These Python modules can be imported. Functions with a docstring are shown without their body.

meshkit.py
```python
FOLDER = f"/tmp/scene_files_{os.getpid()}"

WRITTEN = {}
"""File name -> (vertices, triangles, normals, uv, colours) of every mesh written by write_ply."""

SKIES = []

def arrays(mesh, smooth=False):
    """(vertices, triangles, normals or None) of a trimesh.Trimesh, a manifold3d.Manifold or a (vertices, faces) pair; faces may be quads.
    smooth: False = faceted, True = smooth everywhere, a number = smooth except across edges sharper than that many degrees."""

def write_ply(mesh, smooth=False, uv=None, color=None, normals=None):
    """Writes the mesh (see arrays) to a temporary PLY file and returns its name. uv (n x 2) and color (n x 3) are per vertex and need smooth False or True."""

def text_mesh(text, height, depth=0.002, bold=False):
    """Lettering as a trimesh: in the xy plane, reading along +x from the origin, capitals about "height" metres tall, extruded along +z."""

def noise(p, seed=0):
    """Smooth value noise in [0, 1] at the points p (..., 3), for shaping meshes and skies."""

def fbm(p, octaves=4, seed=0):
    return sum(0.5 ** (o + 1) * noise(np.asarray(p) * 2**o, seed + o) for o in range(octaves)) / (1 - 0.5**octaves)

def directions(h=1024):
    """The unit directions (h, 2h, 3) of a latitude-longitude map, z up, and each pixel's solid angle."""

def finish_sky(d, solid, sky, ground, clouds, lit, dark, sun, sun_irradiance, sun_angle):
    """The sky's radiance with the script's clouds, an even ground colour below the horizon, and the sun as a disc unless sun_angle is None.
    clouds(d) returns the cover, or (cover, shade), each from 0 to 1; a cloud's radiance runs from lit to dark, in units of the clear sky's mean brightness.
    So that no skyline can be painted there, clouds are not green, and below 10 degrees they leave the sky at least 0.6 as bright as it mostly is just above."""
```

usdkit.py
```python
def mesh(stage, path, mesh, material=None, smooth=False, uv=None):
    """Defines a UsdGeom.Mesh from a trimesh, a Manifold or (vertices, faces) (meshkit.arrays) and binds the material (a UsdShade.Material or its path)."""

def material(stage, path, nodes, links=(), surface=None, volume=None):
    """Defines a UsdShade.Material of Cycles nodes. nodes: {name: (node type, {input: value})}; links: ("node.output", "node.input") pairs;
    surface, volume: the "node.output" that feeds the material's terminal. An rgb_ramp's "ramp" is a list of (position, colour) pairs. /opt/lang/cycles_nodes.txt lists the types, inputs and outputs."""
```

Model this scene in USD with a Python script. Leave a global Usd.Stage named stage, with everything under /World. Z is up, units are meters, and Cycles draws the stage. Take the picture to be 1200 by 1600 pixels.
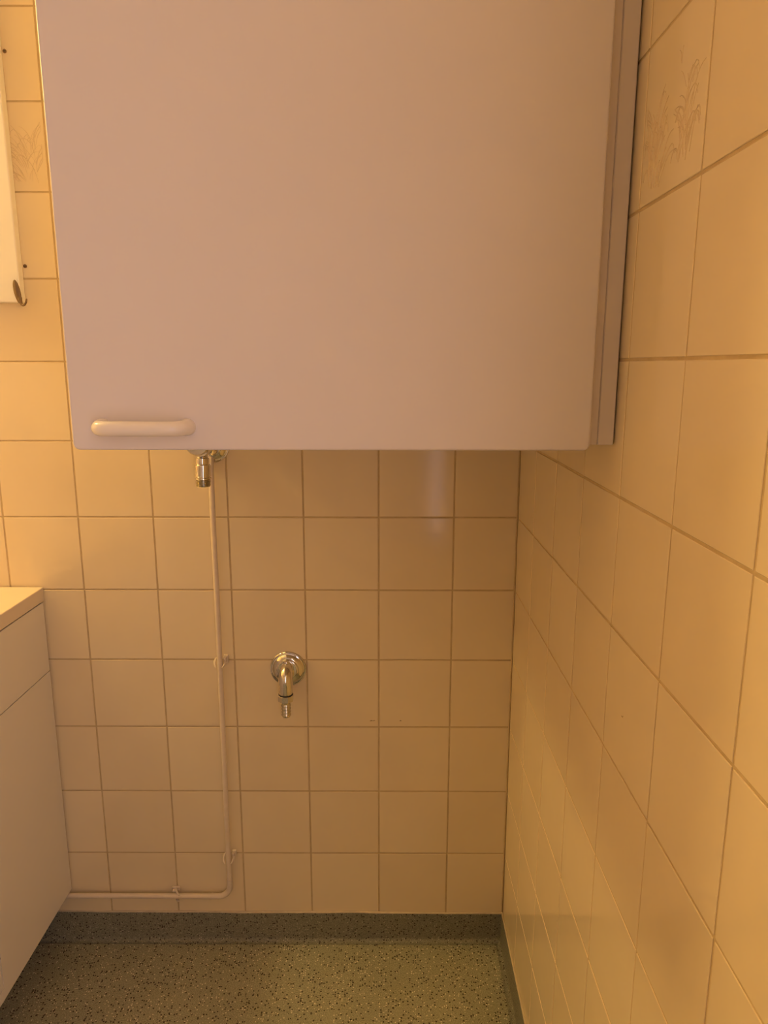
import math, random
import numpy as np, trimesh
import shapely.geometry as sg
import usdkit, meshkit
from pxr import Usd, UsdGeom, UsdLux, Gf, Sdf

stage = Usd.Stage.CreateInMemory()
UsdGeom.SetStageUpAxis(stage, UsdGeom.Tokens.z)
UsdGeom.SetStageMetersPerUnit(stage, 1.0)
UsdGeom.Xform.Define(stage, '/World')
UsdGeom.Scope.Define(stage, '/World/Looks')

# ------------------------------------------------------------------ camera
# x to the right (right wall at x=0), y into the picture (back wall at y=0), floor at z=0
F, YAW, PITCH, ROLL = 1117.28, -0.00315, -0.20214, 0.00104
CAM = np.array([-0.26218, -1.39345, 1.27585])
cy_, sy_, cp_, sp_, cr_, sr_ = math.cos(YAW), math.sin(YAW), math.cos(PITCH), math.sin(PITCH), math.cos(ROLL), math.sin(ROLL)
fw = np.array([sy_*cp_, cy_*cp_, sp_]); r0 = np.array([cy_, -sy_, 0.0]); u0 = np.cross(r0, fw)
rt, up = cr_*r0 + sr_*u0, -sr_*r0 + cr_*u0
cam = UsdGeom.Camera.Define(stage, '/World/camera')
cam.AddTransformOp().Set(Gf.Matrix4d(*[float(v) for v in (*rt, 0, *up, 0, *(-fw), 0, *CAM, 1)]))
cam.CreateHorizontalApertureAttr(36.0); cam.CreateVerticalApertureAttr(48.0)
cam.CreateFocalLengthAttr(F/1200*36.0); cam.CreateClippingRangeAttr(Gf.Vec2f(0.02, 50.0))
cam.CreateExposureAttr(0.0)

# lamps of the room (their glowing glass is built further down)
GLOBE_POS, GLOBE_R, GLOBE_COLOR, GLOBE_POWER = (-1.60, -0.113, 1.984), 0.082, (1.0, 0.695, 0.24), 135.0

PANE_BOX, PANE_COLOR, PANE_POWER = (-2.20, -1.55, 0.50, 1.90), (1.0, 0.83, 0.93), 3.55      # lit frosted door behind the camera: y0, y1, z0, z1

# ------------------------------------------------------------------ materials
def M(name, nodes, links=(), surface='p.BSDF'):
    return usdkit.material(stage, '/World/Looks/' + name, nodes, links, surface=surface)

def simple(name, color, rough, metallic=0.0, **kw):
    return M(name, {'p': ('principled_bsdf', {'base_color': color, 'roughness': rough, 'metallic': metallic, **kw})})

def mottled(name, c1, c2, rough, scale, bump=0.0, bscale=None, **kw):
    nodes = {'g': ('geometry', {}), 'n': ('noise_texture', {'scale': scale, 'detail': 3.0}),
             'r': ('rgb_ramp', {'ramp': [(0.3, c1), (0.7, c2)]}),
             'p': ('principled_bsdf', {'roughness': rough, **kw})}
    links = [('g.position', 'n.vector'), ('n.fac', 'r.fac'), ('r.color', 'p.base_color')]
    if bump:
        nodes['nb'] = ('noise_texture', {'scale': bscale or scale, 'detail': 2.0})
        nodes['b'] = ('bump', {'strength': bump, 'distance': 0.001})
        links += [('g.position', 'nb.vector'), ('nb.fac', 'b.height'), ('b.normal', 'p.normal')]
    return M(name, nodes, links)

TILE_TONES = [((0.850, 0.700, 0.450), (0.875, 0.725, 0.475)),
              ((0.835, 0.685, 0.440), (0.860, 0.710, 0.462)),
              ((0.862, 0.715, 0.465), (0.885, 0.738, 0.490))]
tile_looks = [mottled('glazed_tile_%d' % i, a, b, 0.11, 9.0, 0.06, 45.0, specular_ior_level=0.45) for i, (a, b) in enumerate(TILE_TONES)]
motif_look = mottled('tile_relief', (0.68, 0.52, 0.31), (0.77, 0.61, 0.38), 0.2, 60.0)
grout_look = mottled('grout', (0.57, 0.42, 0.22), (0.66, 0.50, 0.28), 0.85, 40.0, 0.3, 500.0)
sealant_look = mottled('sealant', (0.62, 0.50, 0.34), (0.72, 0.60, 0.42), 0.5, 60.0, 0.3, 120.0)
door_look = mottled('laminate_white', (0.80, 0.735, 0.73), (0.82, 0.755, 0.75), 0.42, 4.0, 0.05, 300.0)
carcass_look = mottled('laminate_carcass', (0.84, 0.74, 0.64), (0.86, 0.76, 0.66), 0.5, 6.0)
base_look = mottled('laminate_base_unit', (0.87, 0.81, 0.72), (0.88, 0.82, 0.735), 0.42, 5.0)
worktop_look = mottled('laminate_worktop', (0.81, 0.69, 0.55), (0.83, 0.71, 0.57), 0.33, 20.0)
dark_gap_look = simple('dark_interior', (0.10, 0.07, 0.05), 0.8)
handle_look = simple('cream_plastic', (0.90, 0.83, 0.76), 0.2)
board_look = mottled('white_board', (0.84, 0.79, 0.70), (0.86, 0.81, 0.72), 0.35, 4.0)
paint_look = mottled('pipe_paint', (0.78, 0.65, 0.49), (0.83, 0.70, 0.54), 0.38, 60.0, 0.4, 90.0)
chrome_look = simple('chrome', (0.76, 0.73, 0.66), 0.06, 1.0)
worn_chrome_look = mottled('worn_chrome', (0.52, 0.48, 0.36), (0.68, 0.64, 0.52), 0.24, 150.0, metallic=1.0)
black_look = simple('black_seal', (0.03, 0.025, 0.02), 0.5)
steel_look = simple('hook_steel', (0.20, 0.13, 0.07), 0.45, 0.35)
rust_look = simple('screw_metal', (0.26, 0.16, 0.08), 0.5, 0.6)
chip_look = simple('tile_chip', (0.30, 0.19, 0.09), 0.7)
plaster_look = mottled('plaster', (0.78, 0.72, 0.64), (0.82, 0.76, 0.68), 0.8, 6.0)
rear_look = mottled('rear_wall_paint', (0.53, 0.48, 0.44), (0.57, 0.52, 0.48), 0.7, 5.0)
room_door_look = simple('room_door_paint', (0.80, 0.76, 0.72), 0.4)

def vinyl(name, c1, c2, light=(0.78, 0.74, 0.55)):
    nodes = {
        'g': ('geometry', {}),
        'n': ('noise_texture', {'scale': 5.0, 'detail': 4.0}),
        'r': ('rgb_ramp', {'ramp': [(0.3, c1), (0.7, c2)]}),
        'n2': ('noise_texture', {'scale': 420.0, 'detail': 2.0}),
        'r2': ('rgb_ramp', {'ramp': [(0.35, (0.72, 0.72, 0.72)), (0.65, (1.22, 1.22, 1.22))]}),
        'mul': ('mix', {'mix_type': 'multiply', 'fac': 1.0}),
        'vd': ('voronoi_texture', {'scale': 200.0, 'randomness': 1.0}),
        'dd': ('math', {'math_type': 'less_than', 'value2': 0.36}),
        'sd': ('separate_color', {}),
        'pd': ('math', {'math_type': 'greater_than', 'value2': 0.66}),
        'md': ('math', {'math_type': 'multiply'}),
        'mixd': ('mix', {'mix_type': 'mix', 'color2': (0.055, 0.045, 0.03)}),
        'vl': ('voronoi_texture', {'scale': 220.0, 'randomness': 1.0}),
        'dl': ('math', {'math_type': 'less_than', 'value2': 0.31}),
        'sl': ('separate_color', {}),
        'pl': ('math', {'math_type': 'greater_than', 'value2': 0.76}),
        'ml': ('math', {'math_type': 'multiply'}),
        'off': ('vector_math', {'math_type': 'add', 'vector2': (3.31, 7.77, 1.23)}),
        'mixl': ('mix', {'mix_type': 'mix', 'color2': light}),
        'b': ('bump', {'strength': 0.12, 'distance': 0.0006}),
        'p': ('principled_bsdf', {'roughness': 0.55}),
    }
    links = [('g.position', 'n.vector'), ('n.fac', 'r.fac'), ('g.position', 'n2.vector'), ('n2.fac', 'r2.fac'),
             ('r.color', 'mul.color1'), ('r2.color', 'mul.color2'),
             ('g.position', 'vd.vector'), ('vd.distance', 'dd.value1'), ('vd.color', 'sd.color'), ('sd.r', 'pd.value1'),
             ('dd.value', 'md.value1'), ('pd.value', 'md.value2'), ('md.value', 'mixd.fac'), ('mul.color', 'mixd.color1'),
             ('g.position', 'off.vector1'), ('off.vector', 'vl.vector'), ('vl.distance', 'dl.value1'), ('vl.color', 'sl.color'), ('sl.r', 'pl.value1'),
             ('dl.value', 'ml.value1'), ('pl.value', 'ml.value2'), ('ml.value', 'mixl.fac'), ('mixd.color', 'mixl.color1'),
             ('mixl.color', 'p.base_color'), ('n2.fac', 'b.height'), ('b.normal', 'p.normal')]
    return M(name, nodes, links)

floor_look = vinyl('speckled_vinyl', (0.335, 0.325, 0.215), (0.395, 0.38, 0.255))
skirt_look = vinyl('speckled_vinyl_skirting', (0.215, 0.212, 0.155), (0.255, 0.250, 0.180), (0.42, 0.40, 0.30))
opal_look = M('opal_glass', {'e': ('emission', {'color': GLOBE_COLOR, 'strength': GLOBE_POWER})}, surface='e.emission')
pane_look = M('frosted_lit_pane', {'e': ('emission', {'color': PANE_COLOR, 'strength': PANE_POWER})}, surface='e.emission')

# ------------------------------------------------------------------ scene tree helpers
_used = {}
def path_for(name, parent=None):
    base = (str(parent.GetPath()) if parent is not None else '/World') + '/' + name
    n = _used.get(base, -1) + 1
    _used[base] = n
    return base if n == 0 else '%s_%03d' % (base, n)

def meta(prim, label=None, category=None, group=None, kind=None):
    for k, v in (('label', label), ('category', category), ('group', group), ('kind', kind)):
        if v: prim.SetCustomDataByKey(k, v)
    return prim

def thing(name, label, category, loc=(0, 0, 0), kind=None, group=None):
    x = UsdGeom.Xform.Define(stage, path_for(name))
    x.AddTranslateOp().Set(Gf.Vec3d(*map(float, loc)))
    p = x.GetPrim()
    meta(p, label, category, group, kind)
    ORIGIN[str(p.GetPath())] = np.array(loc, float)
    return p
ORIGIN = {}

def origin_of(prim):
    o = np.zeros(3)
    for pre in prim.GetPath().GetPrefixes():
        o = o + ORIGIN.get(str(pre), 0.0)
    return o

def part(name, mesh, look, parent=None, smooth=False, label=None, category=None, kind=None, loc=None):
    """One Mesh; vertices are given in world coordinates and are stored relative to the thing's base (or to loc)."""
    path = path_for(name, parent)
    v, f, _ = meshkit.arrays(mesh)
    o = origin_of(parent) if parent is not None else np.array(loc if loc is not None else (0, 0, 0), float)
    m = usdkit.mesh(stage, path, trimesh.Trimesh(v - o, f, process=False), look, smooth=smooth)
    if parent is None and loc is not None:
        m.AddTranslateOp().Set(Gf.Vec3d(*map(float, loc)))
        ORIGIN[path] = o
    return meta(m.GetPrim(), label, category, None, kind)

# ------------------------------------------------------------------ mesh helpers
def hull(pts):
    return trimesh.Trimesh(np.asarray(pts, float)).convex_hull if False else trimesh.convex.convex_hull(np.asarray(pts, float))

def box(lo, hi):
    lo, hi = np.array(lo, float), np.array(hi, float)
    m = trimesh.creation.box(hi - lo); m.apply_translation((lo + hi)/2)
    return m

def cbox(lo, hi, c):
    """box with all edges chamfered by c"""
    lo, hi = np.minimum(lo, hi).astype(float), np.maximum(lo, hi).astype(float)
    pts = []
    for sx in (0, 1):
        for sy in (0, 1):
            for sz in (0, 1):
                p = np.where([sx, sy, sz], hi, lo); s = np.where([sx, sy, sz], -1.0, 1.0)*c
                for k in range(3):
                    q = p + s; q[k] = p[k]; pts.append(q)
    return hull(pts)

def rbox(lo, hi, r, sub=2):
    """box with rounded edges of radius r"""
    lo, hi = np.minimum(lo, hi).astype(float), np.maximum(lo, hi).astype(float)
    s = trimesh.creation.icosphere(sub, r).vertices
    # snap extremes so that faces are flat
    pts = []
    for sx in (lo[0]+r, hi[0]-r):
        for sy in (lo[1]+r, hi[1]-r):
            for sz in (lo[2]+r, hi[2]-r):
                pts.append(s + [sx, sy, sz])
    return hull(np.vstack(pts))

def plate(poly_xz, y0, y1):
    """extrude a polygon drawn in x,z between y0 and y1"""
    m = trimesh.creation.extrude_polygon(poly_xz, abs(y1-y0), engine='earcut')
    v = m.vertices.copy()
    m.vertices = np.stack([v[:, 0], min(y0, y1) + v[:, 2], v[:, 1]], 1)
    m.fix_normals()
    return m

def tube(path, radii, n=16, caps=True, squash=None):
    path = np.asarray(path, float); radii = np.broadcast_to(np.asarray(radii, float), (len(path),))
    t = np.gradient(path, axis=0); t /= np.linalg.norm(t, axis=1)[:, None]
    ref = np.array([0, 0, 1.0]) if abs(t[0][2]) < 0.9 else np.array([1.0, 0, 0])
    nrm = ref - t[0]*(ref@t[0]); nrm /= np.linalg.norm(nrm)
    V, a = [], np.linspace(0, 2*np.pi, n, endpoint=False)
    for i in range(len(path)):
        nrm = nrm - t[i]*(nrm@t[i]); nrm /= np.linalg.norm(nrm)
        b = np.cross(t[i], nrm)
        V.append(path[i] + radii[i]*(np.cos(a)[:, None]*nrm + np.sin(a)[:, None]*b))
    V = np.vstack(V); Fc = []
    for i in range(len(path)-1):
        for k in range(n):
            p, q = i*n+k, i*n+(k+1) % n
            Fc += [[p, q, q+n], [p, q+n, p+n]]
    if caps:
        V = np.vstack([V, path[0], path[-1]]); c0, c1 = len(V)-2, len(V)-1; e = (len(path)-1)*n
        for k in range(n):
            Fc += [[c0, (k+1) % n, k], [c1, e+k, e+(k+1) % n]]
    m = trimesh.Trimesh(V, Fc, process=False); m.fix_normals()
    return m

def lathe(profile, centre, axis='z', n=32):
    """profile: (radius, height) pairs; revolved about z, or about -y (axis='y': height runs out of the back wall)."""
    m = trimesh.creation.revolve(np.asarray(profile, float), sections=n)
    v = m.vertices.copy()
    if axis == 'y':
        v = np.stack([v[:, 0], -v[:, 2], v[:, 1]], 1)
    if axis == 'x':
        v = np.stack([v[:, 2], v[:, 0], v[:, 1]], 1)
    m = trimesh.Trimesh(v + np.asarray(centre, float), m.faces, process=False); m.fix_normals()
    return m

def cat(*ms):
    return trimesh.util.concatenate(list(ms))

# ------------------------------------------------------------------ the setting
ROOM_W, ROOM_D, ROOM_H = 2.30, 2.50, 2.40
T, VP, C0, D0, HZ, G = 0.15, 0.15149, 0.12696, 0.30134, 0.22178, 0.0032      # tile pitches, offsets, first joint, joint width
CH = 0.0006
rng = random.Random(7)

fl = part('floor', box((-ROOM_W-.1, -ROOM_D-.1, -.08), (.1, .1, 0)), floor_look, label='olive grey speckled vinyl floor', category='floor', kind='structure')
part('ceiling', box((-ROOM_W-.1, -ROOM_D-.1, ROOM_H), (.1, .1, ROOM_H+.1)), plaster_look, label='plain white plastered ceiling above the frame', category='ceiling', kind='structure')
part('wall_left', box((-ROOM_W-.1, -ROOM_D-.1, 0), (-ROOM_W, .1, ROOM_H)), tile_looks[0], label='plain left wall outside the frame', category='wall', kind='structure')
part('wall_rear', box((-ROOM_W, -ROOM_D-.1, 0), (0, -ROOM_D, ROOM_H)), rear_look, label='plain wall behind the photographer', category='wall', kind='structure')

def tile_mesh(u0, u1, z0, z1, plane, jit):
    """a chamfered tile on the back wall (u along x, face at y=0) or the right wall (u along y, face at x=0)"""
    pts = []
    for depth, c in ((0.0, CH), (CH*.8, 0.0), (0.006, 0.0)):
        for a, b in ((u0+c, z0+c), (u1-c, z0+c), (u1-c, z1-c), (u0+c, z1-c)):
            d = depth + (jit[0] + jit[1]*(a-u0)/T + jit[2]*(b-z0)/T if depth < .003 else 0.0)
            pts.append((a, d, b) if plane == 'back' else (d, a, b))
    f = [[0, 1, 2, 3]] + [[i+k, i+(k+1) % 4, i+4+(k+1) % 4, i+4+k] for i in (0, 4) for k in range(4)] + [[11, 10, 9, 8]]
    v, f, _ = meshkit.arrays((pts, f))
    m = trimesh.Trimesh(v, f, process=False); m.fix_normals()
    return m

SK_BACK, SK_RIGHT = 0.0712, 0.0745
# reed motif drawn as thin raised strokes on a decorated tile: u,v in 0..1 of the tile
def reed_strokes(seed, clumps):
    r = random.Random(seed); out = []
    for cx, base, h, lean, count in clumps:
        for k in range(count):
            a = lean + r.uniform(-.8, .8); L = h*r.uniform(.25, .8)
            bend = r.uniform(.4, 1.7)*(1 if a > 0 else -1)
            x, y = cx + r.uniform(-.07, .07), base + r.uniform(0, .75)*h
            pts = []
            for s in np.linspace(0, 1, 9):
                ang = a*.55 + bend*s*s
                pts.append((x, y)); x += math.sin(ang)*L/8; y += math.cos(ang)*L/8
            out.append((pts, r.uniform(.010, .020)))
            if r.random() < .35:                       # seed head or a folded leaf
                tx, ty = pts[-1]
                out.append(([(tx, ty), (tx+.03*math.copysign(1, a), ty-.02), (tx+.05*math.copysign(1, a), ty-.07)], .014))
    return out

def motif_mesh(strokes, u0, uw, z0, zh, plane, flip=False, height=.0004):
    ms = []
    for pts, w in strokes:
        pts = [(min(max(a, .04), .96), min(max(b, .04), .96)) for a, b in pts]
        n = len(pts); left, right = [], []
        for i, (a, b) in enumerate(pts):
            p, q = pts[max(i-1, 0)], pts[min(i+1, n-1)]
            tx, ty = q[0]-p[0], q[1]-p[1]; L = math.hypot(tx, ty) or 1.0
            ww = w*.5*(.25 + .75*math.sin(math.pi*min(max(i/(n-1), .08), .95)))
            left.append((a - ty/L*ww, b + tx/L*ww)); right.append((a + ty/L*ww, b - tx/L*ww))
        V, Fc = [], []
        for i in range(n):
            for (a, b), d in ((left[i], 0.0002), (pts[i], -height), (right[i], 0.0002)):
                uu = 1-a if flip else a
                V.append((u0+uu*uw, d, z0+b*zh) if plane == 'back' else (d, u0+uu*uw, z0+b*zh))
        for i in range(n-1):
            for k in (0, 1):
                p = i*3+k; Fc += [[p, p+1, p+4], [p, p+4, p+3]]
        ms.append(trimesh.Trimesh(V, Fc, process=False))
    return cat(*ms)

def tiled_wall(name, plane, label, joints, decor):
    w = thing(name, label, 'wall', kind='structure')
    back = 0.0010
    if plane == 'back':
        part('grout_bed', box((-ROOM_W, back, 0), (.1, .1, ROOM_H)), grout_look, w, label='brown grout between the tiles')
    else:
        part('grout_bed', box((back, -ROOM_D, 0), (.1, .1, ROOM_H)), grout_look, w, label='brown grout between the tiles')
    bottom = SK_BACK - .004 if plane == 'back' else SK_RIGHT - .004
    rows = [bottom] + [HZ + k*VP for k in range(0, 15)] + [ROOM_H]
    for i in range(len(rows)-1):
        for j in range(len(joints)-1):
            a, b = joints[j], joints[j+1]
            g0 = .0006 if (i == 0) else G/2
            e0 = G/2; e1 = G/2
            jit = (rng.uniform(0, .00025), rng.uniform(-.00022, .00022), rng.uniform(-.00022, .00022))
            t = part('tile', tile_mesh(a+e0, b-e1, rows[i]+g0, rows[i+1]-G/2, plane, jit), rng.choice(tile_looks), w)
            if (i, j) in decor:
                meta(t, 'cream tile with a fine relief of reeds')
                st = decor[(i, j)]
                part('reed_motif', motif_mesh(st, a+e0, b-a-G, rows[i]+g0, rows[i+1]-rows[i]-G, plane), motif_look, t, label='fine relief drawing of reeds and grass')
    return w

# back wall joints from left to right; right wall joints from the rear towards the back wall
bj = [-ROOM_W] + [-C0 - v*T for v in range(14, -1, -1) if -C0 - v*T > -ROOM_W + .01] + [-.0004]
rj = [-ROOM_D] + [-(D0 + n*T) for n in range(13, -1, -1)] + [-(D0 - T), -(D0 - 2*T) - .0002]
b_strokes = reed_strokes(11, [(.70, .08, .50, -.9, 22), (.82, .08, .55, .35, 16), (.84, .25, .45, -.3, 8), (.62, .06, .20, -1.2, 4)])
for yy in (.36, .42, .47, .52):
    b_strokes.append(([(.10, yy), (.25, yy+.005), (.42, yy)], .006)); b_strokes.append(([(.46, yy+.02), (.55, yy+.022), (.62, yy+.018)], .006))
r_strokes = reed_strokes(23, [(.80, .05, .55, .1, 26), (.70, .06, .40, -.5, 14), (.28, .10, .42, .15, 26), (.20, .08, .30, -.5, 10), (.45, .66, .14, .1, 2), (.26, .50, .22, .2, 3)])
# row index: rows[i] starts at joint k=i-1, so the band k..k+1 is i=k+1
jb = next(j for j in range(len(bj)-1) if abs(bj[j+1] + C0 + 5*T) < 1e-6)
jr = next(j for j in range(len(rj)-1) if abs(rj[j+1] + D0 + 2*T) < 1e-6)
wb = tiled_wall('wall_back', 'back', 'back wall of square cream tiles behind the cabinet and the pipe', bj, {(10, jb): b_strokes})
wr = tiled_wall('wall_right', 'right', 'right wall of square cream tiles beside the cabinet', rj, {(9, jr): r_strokes})

part('corner_joint', tube([(-.0012, -.0008, .066), (-.0012, -.0008, 1.2), (-.0012, -.0008, ROOM_H)], .0019, 8), grout_look, wb, smooth=60, label='narrow grouted joint in the corner of the room')

# little chips and scuffs in the glaze
def chip(w, pts, plane):
    poly = sg.Polygon(pts)
    m = trimesh.creation.extrude_polygon(poly, .0003, engine='earcut'); v = m.vertices
    m.vertices = np.stack([v[:, 0], -v[:, 2], v[:, 1]], 1) if plane == 'back' else np.stack([-v[:, 2], v[:, 0], v[:, 1]], 1)
    m.fix_normals()
    part('glaze_chip', m, chip_look, w, label='small brown chip in the glaze')
chip(wb, [(-.2965, .5388), (-.293, .5408), (-.290, .5400), (-.286, .5406), (-.2845, .5398), (-.288, .5392), (-.291, .5393), (-.294, .5386)], 'back')
chip(wb, [(-.2335, .5392), (-.232, .5406), (-.2297, .5404), (-.2290, .5393), (-.231, .5388)], 'back')
chip(wr, [(-.6625, .8940), (-.6612, .8952), (-.6592, .8948), (-.6598, .8938)], 'right')
chip(wr, [(-.6640, .8958), (-.6632, .8964), (-.6628, .8957)], 'right')

# coved vinyl skirting with an uneven top edge and a bead of sealant
def skirting(name, plane, length, top, label):
    n = 90
    us = np.linspace(0.0, length, n)
    wob = (meshkit.fbm(np.stack([us*9, us*0, us*0], 1), 3, 5) - .5)*.004 + (meshkit.noise(np.stack([us*3, us*0+4, us*0], 1), 2) - .5)*.003
    R, th = .009, .003
    prof = [(0.0, None), (th*.6, None), (th, -0.0012)] + [(th + R - R*math.cos(a), R - R*math.sin(a)) for a in np.linspace(0, math.pi/2, 7)] + [(th+R+.003, -.0005)]
    V, Fc = [], []
    for u, wv in zip(us, wob):
        for d, z in prof:
            zz = top + wv if z is None else (top + wv + z if z < -.0006 else max(z, 0.0) + .0004)
            V.append((-u, -d, zz) if plane == 'back' else (-d, -u, zz))
    k = len(prof)
    for i in range(n-1):
        for q in range(k-1):
            a = i*k+q; Fc += [[a, a+1, a+1+k], [a, a+1+k, a+k]]
    # close the back against the wall and the floor so that it is solid
    base = len(V)
    for u in us:
        V.append((-u, 0, 0) if plane == 'back' else (0, -u, 0))
    for i in range(n-1):
        a0, a1, b0, b1 = i*k, (i+1)*k, base+i, base+i+1
        Fc += [[a0, a1, b1], [a0, b1, b0], [a0+k-1, b0, b1], [a0+k-1, b1, a1+k-1]]
    m = trimesh.Trimesh(V, Fc, process=False); m.fix_normals()
    x = thing(name, label, 'skirting', kind='structure')
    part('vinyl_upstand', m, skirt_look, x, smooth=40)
    pathp = [(-u, -.0012, top + w_ + .0008) if plane == 'back' else (-.0012, -u, top + w_ + .0008) for u, w_ in zip(us, wob)]
    rad = .0016 + .0012*meshkit.noise(np.stack([us*14, us*0, us*0+9], 1), 3)
    part('sealant_bead', tube(pathp, rad, 8), sealant_look, x, smooth=60, label='uneven cream bead of sealant')
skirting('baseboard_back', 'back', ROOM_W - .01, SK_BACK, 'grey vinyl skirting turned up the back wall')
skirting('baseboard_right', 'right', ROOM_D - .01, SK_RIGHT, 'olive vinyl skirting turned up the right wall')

# ------------------------------------------------------------------ wall cabinet
CF = -0.592                                    # door front
cab = thing('wall_cabinet', 'large white wall cabinet with one plain door, hung in the corner', 'cabinet', (-.31, -.29, 1.187))
z0c, z1c = 1.187, 1.905
xl, xr = -0.612, -0.0205
body = cat(box((xl, -.572, z0c), (xl+.016, -.002, z1c)), box((xr-.016, -.572, z0c), (xr, -.002, z1c)),
           box((xl+.016, -.572, z0c), (xr-.016, -.002, z0c+.016)), box((xl+.016, -.572, z1c-.016), (xr-.016, -.002, z1c)),
           box((xl+.016, -.012, z0c+.016), (xr-.016, -.004, z1c-.016)))
part('carcass', body, carcass_look, cab)
part('filler_strip', cbox((xr+.0006, -.5725, 1.1865), (-.0014, -.545, z1c), .0012), carcass_look, cab, label='narrow filler strip closing the gap to the tiled wall')
dp = sg.box(-.6148, 1.1822, -.0335, 1.903).buffer(-.0075).buffer(.0075, quad_segs=6)
# door: rounded outline, softened front edge
def soft_plate(poly, yb, yf, r, steps=5):
    rings = [(yb, 0.0)] + [(yf + r*(1-math.sin(a)), r*(1-math.cos(a))) for a in np.linspace(0, math.pi/2, steps)]
    pts = []
    for y, inset in rings:
        q = poly.buffer(-inset, quad_segs=6) if inset > 1e-9 else poly
        c = np.array(q.exterior.coords)[:-1]
        pts.append(np.stack([c[:, 0], np.full(len(c), y), c[:, 1]], 1))
    return hull(np.vstack(pts))
dr = part('door', soft_plate(dp, -.5735, CF, .0025), door_look, cab, smooth=35, label='plain white laminate door')
hx0, hx1, hz = -.5785, -.4845, 1.2082
hp = []
for s in np.linspace(0, 1, 41):
    a = math.pi*s
    cx = math.copysign(abs(math.cos(a))**.36, math.cos(a)); sx = abs(math.sin(a))**.55
    hp.append(((hx0+hx1)/2 - cx*(hx1-hx0)/2, CF + .0005 - .027*sx, hz))
hp = np.array(hp)
hp[:, 1] = np.minimum(hp[:, 1], CF + .0005)
hr = .0083 + .0012*np.exp(-((np.arange(41)-0)/3.0)**2) + .0012*np.exp(-((np.arange(41)-40)/3.0)**2)
part('handle', tube(hp, hr, 24), handle_look, dr, smooth=60, label='cream plastic bow handle')

# ------------------------------------------------------------------ base unit and worktop
XF = -0.9605
unit = thing('base_cabinet', 'cream base unit with drawer and door against the back wall', 'cabinet', (-1.6, -.45, 0))
yb0, yb1 = -.006, -.90
part('carcass', cat(box((-2.295, yb1, .14), (XF-.019, -.045, .803)), box((XF-.019, -.0445, .60), (XF-.0185, -.03, .70))), dark_gap_look, unit)
part('plinth', box((-2.295, yb1+.01, 0), (XF-.13, -.06, .14)), base_look, unit)
pl_poly = sg.Polygon([(yb0, .1350), (yb0, .6531), (-.2873, .6531), (-.2873, .1572), (yb1, .1572), (yb1, .1350)])
def front(poly):
    m = trimesh.creation.extrude_polygon(poly, .018, engine='earcut'); v = m.vertices
    m.vertices = np.stack([XF - .018 + v[:, 2], v[:, 0], v[:, 1]], 1); m.fix_normals()
    return m
part('front_panel', front(pl_poly), base_look, unit, label='fixed cream front panel with a bottom rail')
d2 = part('door', cbox((XF-.018, -.2892, .1585), (XF, -.592, .6531), .0008), base_look, unit)
part('drawer', cbox((XF-.018, yb0, .6545), (XF, -.592, .8025), .0008), base_look, unit, label='plain cream drawer front')
part('door', cbox((XF-.018, -.595, .1585), (XF, yb1, .8025), .0008), base_look, unit)
part('worktop', cat(rbox((-2.296, -.93, .8055), (-.9582, -.0035, .8345), .0022, 2)), worktop_look, smooth=35,
     label='cream worktop lying on the base unit at the left', category='worktop', loc=(-1.6, -.45, .8055))

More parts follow.
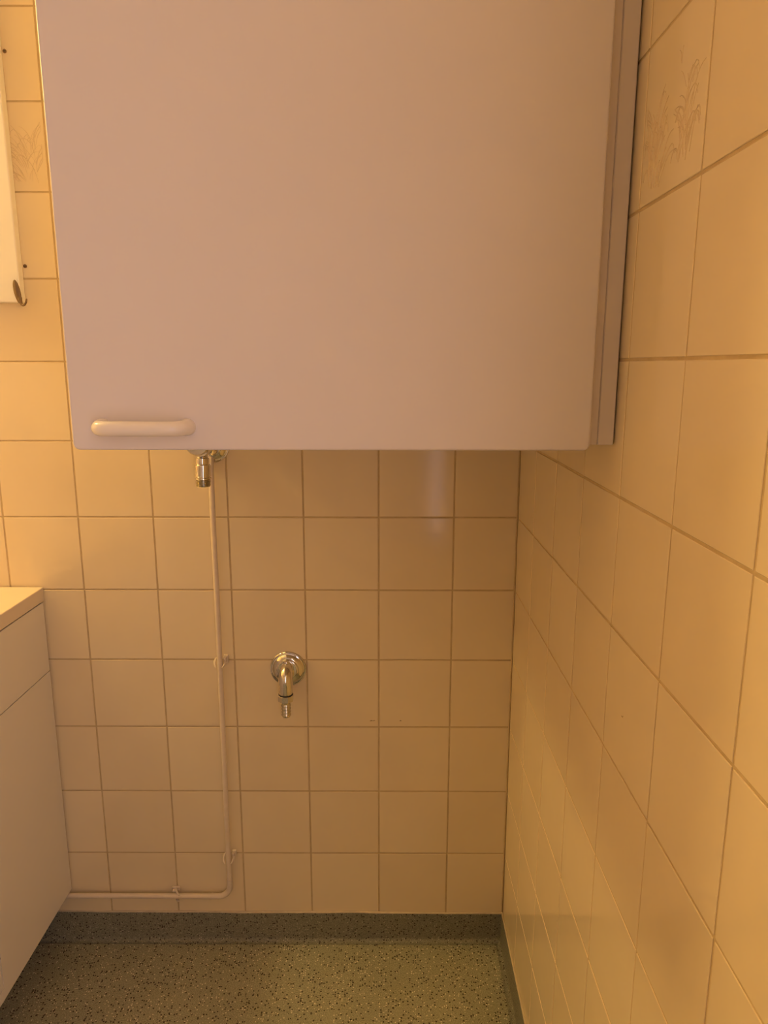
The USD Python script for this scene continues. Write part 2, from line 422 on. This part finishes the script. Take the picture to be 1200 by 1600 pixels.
# ------------------------------------------------------------------ white board with hook, and two screws
wbd = thing('wall_panel', 'bright white board on the tiled wall at the upper left', 'panel', (-1.2, 0, 1.388))
part('board', rbox((-1.46, -.019, 1.3895), (-.9395, -.0004, 2.02), .0025, 2), board_look, wbd, smooth=35)
hk = thing('hook', 'small dark metal hook on the lower corner of the white board', 'hook', (-.942, -.02, 1.405))
ell = trimesh.creation.icosphere(3, 1.0); ell.apply_scale((.0062, .0028, .0215)); ell.apply_transform(trimesh.transformations.rotation_matrix(-.16, (0, 1, 0))); ell.apply_translation((-.9440, -.0212, 1.4085))
part('hook_plate', ell, steel_look, hk, smooth=True)
hpth = [(-.9400, -.0215, 1.398), (-.9388, -.0225, 1.391), (-.9368, -.0240, 1.3862), (-.9335, -.0250, 1.3840), (-.9298, -.0260, 1.3852), (-.9268, -.0268, 1.3892), (-.9255, -.0270, 1.3940)]
part('hook_arm', cat(tube(hpth, [.0038, .0032, .0025, .0022, .0020, .0019, .0017], 12), trimesh.creation.icosphere(2, .0018).apply_translation(hpth[-1])), steel_look, hk, smooth=50)
for x, z, lab in ((-.9350, 1.8170, 'small brown screw in the tile near the top of the white board'), (-.9350, 1.4561, 'small brown screw in the tile just above the metal hook')):
    sc = thing('wall_screw', lab, 'screw', (x, 0, z), group='screws beside the white board')
    part('screw_head', lathe([(0, .0002), (.0016, .0016), (.0034, .0010), (.0036, -.0010), (0, -.0012)], (x, 0, z), 'y', 16), rust_look, sc, smooth=30)
    part('screw_slot', box((x-.0026, -.0017, z-.0004), (x+.0026, -.0006, z+.0004)), black_look, sc)

# ------------------------------------------------------------------ painted water pipe
PY = -.0145
pipe = thing('water_pipe', 'thin cream painted pipe running down the back wall and left near the floor', 'pipe', (-.605, PY, .125))
PR = .0056
zs = np.linspace(1.072, .160, 26)
px_ = np.interp(zs, [.16, .23, .33, .44, .53, .68, .83, .91, .98, 1.04, 1.118], [-.6059, -.6058, -.6060, -.6050, -.6047, -.6043, -.6037, -.6043, -.6045, -.6037, -.6035])
vert = np.stack([px_, np.full(26, PY), zs], 1)
vert = np.vstack([[px_[0], -.0062, 1.1085], [px_[0], -.0066, 1.1000], [px_[0], -.0095, 1.0900], [px_[0], -.0130, 1.0810], vert])
part('vertical_run', tube(vert, PR, 18), paint_look, pipe, smooth=60)
zb = .1248
cx, cz, RR = -.6059-.026, zb+.026, .026
arc = np.array([(cx + RR*math.cos(a), PY, cz - RR*math.sin(a)) for a in np.linspace(0, math.pi/2, 15)])
arc = np.vstack([[-.6059, PY, .168], arc, [cx-.016, PY, zb+.0002]])
wind = .0064 + .0003*np.sin(np.arange(len(arc))*2.4)
part('elbow', tube(arc, wind, 18), paint_look, pipe, smooth=60, label='bent fitting with wound thread under the paint')
hx = np.linspace(cx-.012, -1.06, 22)
hzv = zb + (meshkit.noise(np.stack([hx*7, hx*0, hx*0], 1), 8)-.5)*.0012
part('horizontal_run', tube(np.stack([hx, np.full(22, PY), hzv], 1), PR, 18), paint_look, pipe, smooth=60)

def clip_mesh(horizontal):
    """a painted pipe clip in its own frame: pipe along z at x=0, wall at y=0"""
    ms = [rbox((.006, -.006, -.006), (.0155, 0.0, .012), .0018, 1),                       # screw boss beside the pipe
          rbox((.007, -.013, .002), (.0125, -.004, .0095), .0018, 1)]
    for s in (-1, 1):
        p = [(s*.0062, -.0005, .004), (s*.0100, -.006, .003), (s*.0112, -.0125, .000), (s*.0098, -.0185, -.004), (s*.0066, -.0215, -.009)]
        ms.append(tube(p, [.0030, .0027, .0025, .0022, .0014], 10))
    return ms
def make_clip(loc, rot, lab):
    c = thing('pipe_clip', lab, 'pipe clip', loc, group='clips holding the painted pipe')
    R = trimesh.transformations.rotation_matrix(rot, (0, 1, 0)); o = np.array(loc)
    ms = clip_mesh(False)
    for m in ms: m.apply_transform(R); m.apply_translation(o)
    part('clip_base', cat(ms[0], ms[1]), paint_look, c, smooth=40)
    part('prong', ms[2], paint_look, c, smooth=60); part('prong', ms[3], paint_look, c, smooth=60)
make_clip((-.6043, 0, .6770), 0, 'cream pipe clip on the vertical pipe, level with the lower tap')
make_clip((-.6058, 0, .2200), 0, 'cream pipe clip on the vertical pipe just above its bend')
make_clip((-.7250, 0, .1248), -math.pi/2, 'cream pipe clip on the horizontal pipe near the floor')

# ------------------------------------------------------------------ upper tap, half hidden by the cabinet
TX, TZ = -.6010, 1.1235
t1 = thing('washing_machine_tap', 'chrome tap with threaded outlet at the top of the painted pipe', 'tap', (TX, 0, TZ))
ROS = [(0, -.0004), (.0372, -.0004), (.0380, .0006), (.0378, .0030), (.0366, .0046), (.0348, .0049), (.0338, .0040), (.0318, .0046), (.0290, .0078), (.0255, .0100), (.0230, .0106), (.0222, .0126), (.0205, .0134), (.0165, .0140), (0, .0142)]
part('wall_rosette', lathe([(a*.93, b) for a, b in ROS], (TX-.0015, 0, TZ), 'y', 48), chrome_look, t1, smooth=30)
part('spout_body', cat(lathe([(0, .013), (.0125, .013), (.0125, .055), (.0165, .058), (.0170, .094), (.0150, .098), (0, .098)], (TX, 0, TZ+.004), 'y', 32)), chrome_look, t1, smooth=30)
part('valve_knob', lathe([(0, .0975), (.010, .0975), (.0105, .102), (.0200, .104), (.0222, .107), (.0222, .118), (.0200, .121), (0, .122)], (TX, 0, TZ+.0155), 'y', 40), chrome_look, t1, smooth=30)
OX, OY = -.6025, -.080
part('outlet', lathe([(0, 1.126), (.0125, 1.124), (.0108, 1.116), (.0104, 1.1095), (.0130, 1.1080), (.0134, 1.0985), (.0128, 1.0972), (.0128, 1.0966), (.0146, 1.0955), (.0150, 1.0920), (.0148, 1.0745), (.0132, 1.0732), (.0132, 1.0722), (.0152, 1.0714), (.0152, 1.0692), (.0140, 1.0684), (0, 1.068)], (OX, OY, 0), 'z', 40), chrome_look, t1, smooth=30)
thr = [(0, 1.0700), (.0118, 1.0700)]
for k in range(6):
    zt = 1.0690 - k*.0022
    thr += [(.0124, zt), (.0138, zt-.0008), (.0138, zt-.0012), (.0124, zt-.0020)]
thr += [(.0122, 1.0548), (.0096, 1.0546), (.0094, 1.062), (0, 1.0622)]
part('outlet_thread', lathe(thr, (OX, OY, 0), 'z', 32), worn_chrome_look, t1, smooth=30, label='worn threaded outlet')
part('seal_ring', lathe([(0, 1.0712), (.0126, 1.0712), (.0126, 1.0690), (0, 1.0690)], (OX, OY, 0), 'z', 24), black_look, t1, smooth=30)

# ------------------------------------------------------------------ lower drain connection
DX, DZ = -.4655, .6575
t2 = thing('drain_elbow', 'chrome elbow with a ribbed hose spigot on a round rosette, low on the wall', 'hose connection', (DX, 0, DZ))
part('wall_rosette', lathe(ROS, (DX, 0, DZ), 'y', 56), chrome_look, t2, smooth=30)
part('inner_collar', lathe([(0, .0125), (.0215, .0125), (.0220, .0140), (.0205, .0165), (.0175, .0175), (0, .0175)], (DX, 0, DZ+.004), 'y', 40), chrome_look, t2, smooth=30)
VY = -.040
EP = [(DX, -.012, DZ+.0095), (DX, -.018, DZ+.0095)]
EP += [(DX-.0006*i/10, -.018 - (abs(VY)-.018)*math.sin(a), DZ+.0095 - .0215*(1-math.cos(a))) for i, a in enumerate(np.linspace(.12, math.pi/2, 12))]
EP += [(DX-.0006, VY, .640), (DX-.0008, VY, .625), (DX-.0008, VY, .6200)]
part('elbow_pipe', tube(EP, [.0125]*2 + list(np.linspace(.0128, .0148, 12)) + [.0148, .0146, .0138], 32), chrome_look, t2, smooth=50)
part('grub_screw', cat(lathe([(0, 0), (.0062, 0), (.0064, .006), (.0052, .0088), (.0025, .0098), (0, .0100)], (DX-.0005, -.0225, .6740), 'z', 20)), chrome_look, t2, smooth=40)
part('seal_ring', lathe([(0, .6205), (.0146, .6205), (.0146, .6180), (0, .6180)], (DX-.0008, VY, 0), 'z', 32), black_look, t2, smooth=30, label='dark seal between elbow and nut')
hexp = [(.0162*math.cos(a), .0162*math.sin(a)) for a in np.linspace(0, 2*math.pi, 8, endpoint=False) + math.pi/8]
nut = hull([(DX-.0008 + x*s, VY + y*s, z) for x, y in hexp for z, s in ((.6183, .93), (.6172, 1.0), (.6056, 1.0), (.6045, .93))])
part('union_nut', nut, chrome_look, t2, label='faceted chrome nut')
sp = [(0, .606), (.0088, .606), (.0088, .6005)]
for k in range(4):
    zt = .5985 - k*.0066
    sp += [(.0084, zt), (.0100, zt-.0040), (.0099, zt-.0050), (.0083, zt-.0058)]
sp += [(.0088, .5722), (.0078, .5700), (.0058, .5700), (.0056, .580), (0, .580)]
part('hose_spigot', lathe(sp, (DX-.0008, VY, 0), 'z', 32), worn_chrome_look, t2, smooth=25, label='ribbed brassy hose spigot')

# ------------------------------------------------------------------ lamps (outside the frame, but they light the room)
gx, gy, gz = GLOBE_POS
gl = thing('wall_lamp', 'opal globe lamp on the back wall high above the worktop', 'lamp', (gx, 0, gz))
part('lamp_base', cat(lathe([(0, 0), (.05, 0), (.05, .012), (.045, .018), (.018, .020), (.018, .045), (0, .045)], (gx, 0, gz), 'y', 32)), handle_look, gl, smooth=30)
part('globe', trimesh.creation.icosphere(3, GLOBE_R).apply_translation(GLOBE_POS), opal_look, gl, smooth=True)

py0, py1, pz0, pz1 = PANE_BOX
dg = thing('door_1', 'glazed door in the right wall behind the photographer, lit from the next room', 'door', (-.01, (py0+py1)/2, 0), kind='structure')
part('door_frame', cat(box((-.035, py0-.06, 0), (-.0005, py0, pz1+.06)), box((-.035, py1, 0), (-.0005, py1+.06, pz1+.06)), box((-.035, py0, pz1), (-.0005, py1, pz1+.06)), box((-.035, py0, 0), (-.0005, py1, pz0))), room_door_look, dg)
part('frosted_pane', box((-.02, py0, pz0), (-.012, py1, pz1)), pane_look, dg)
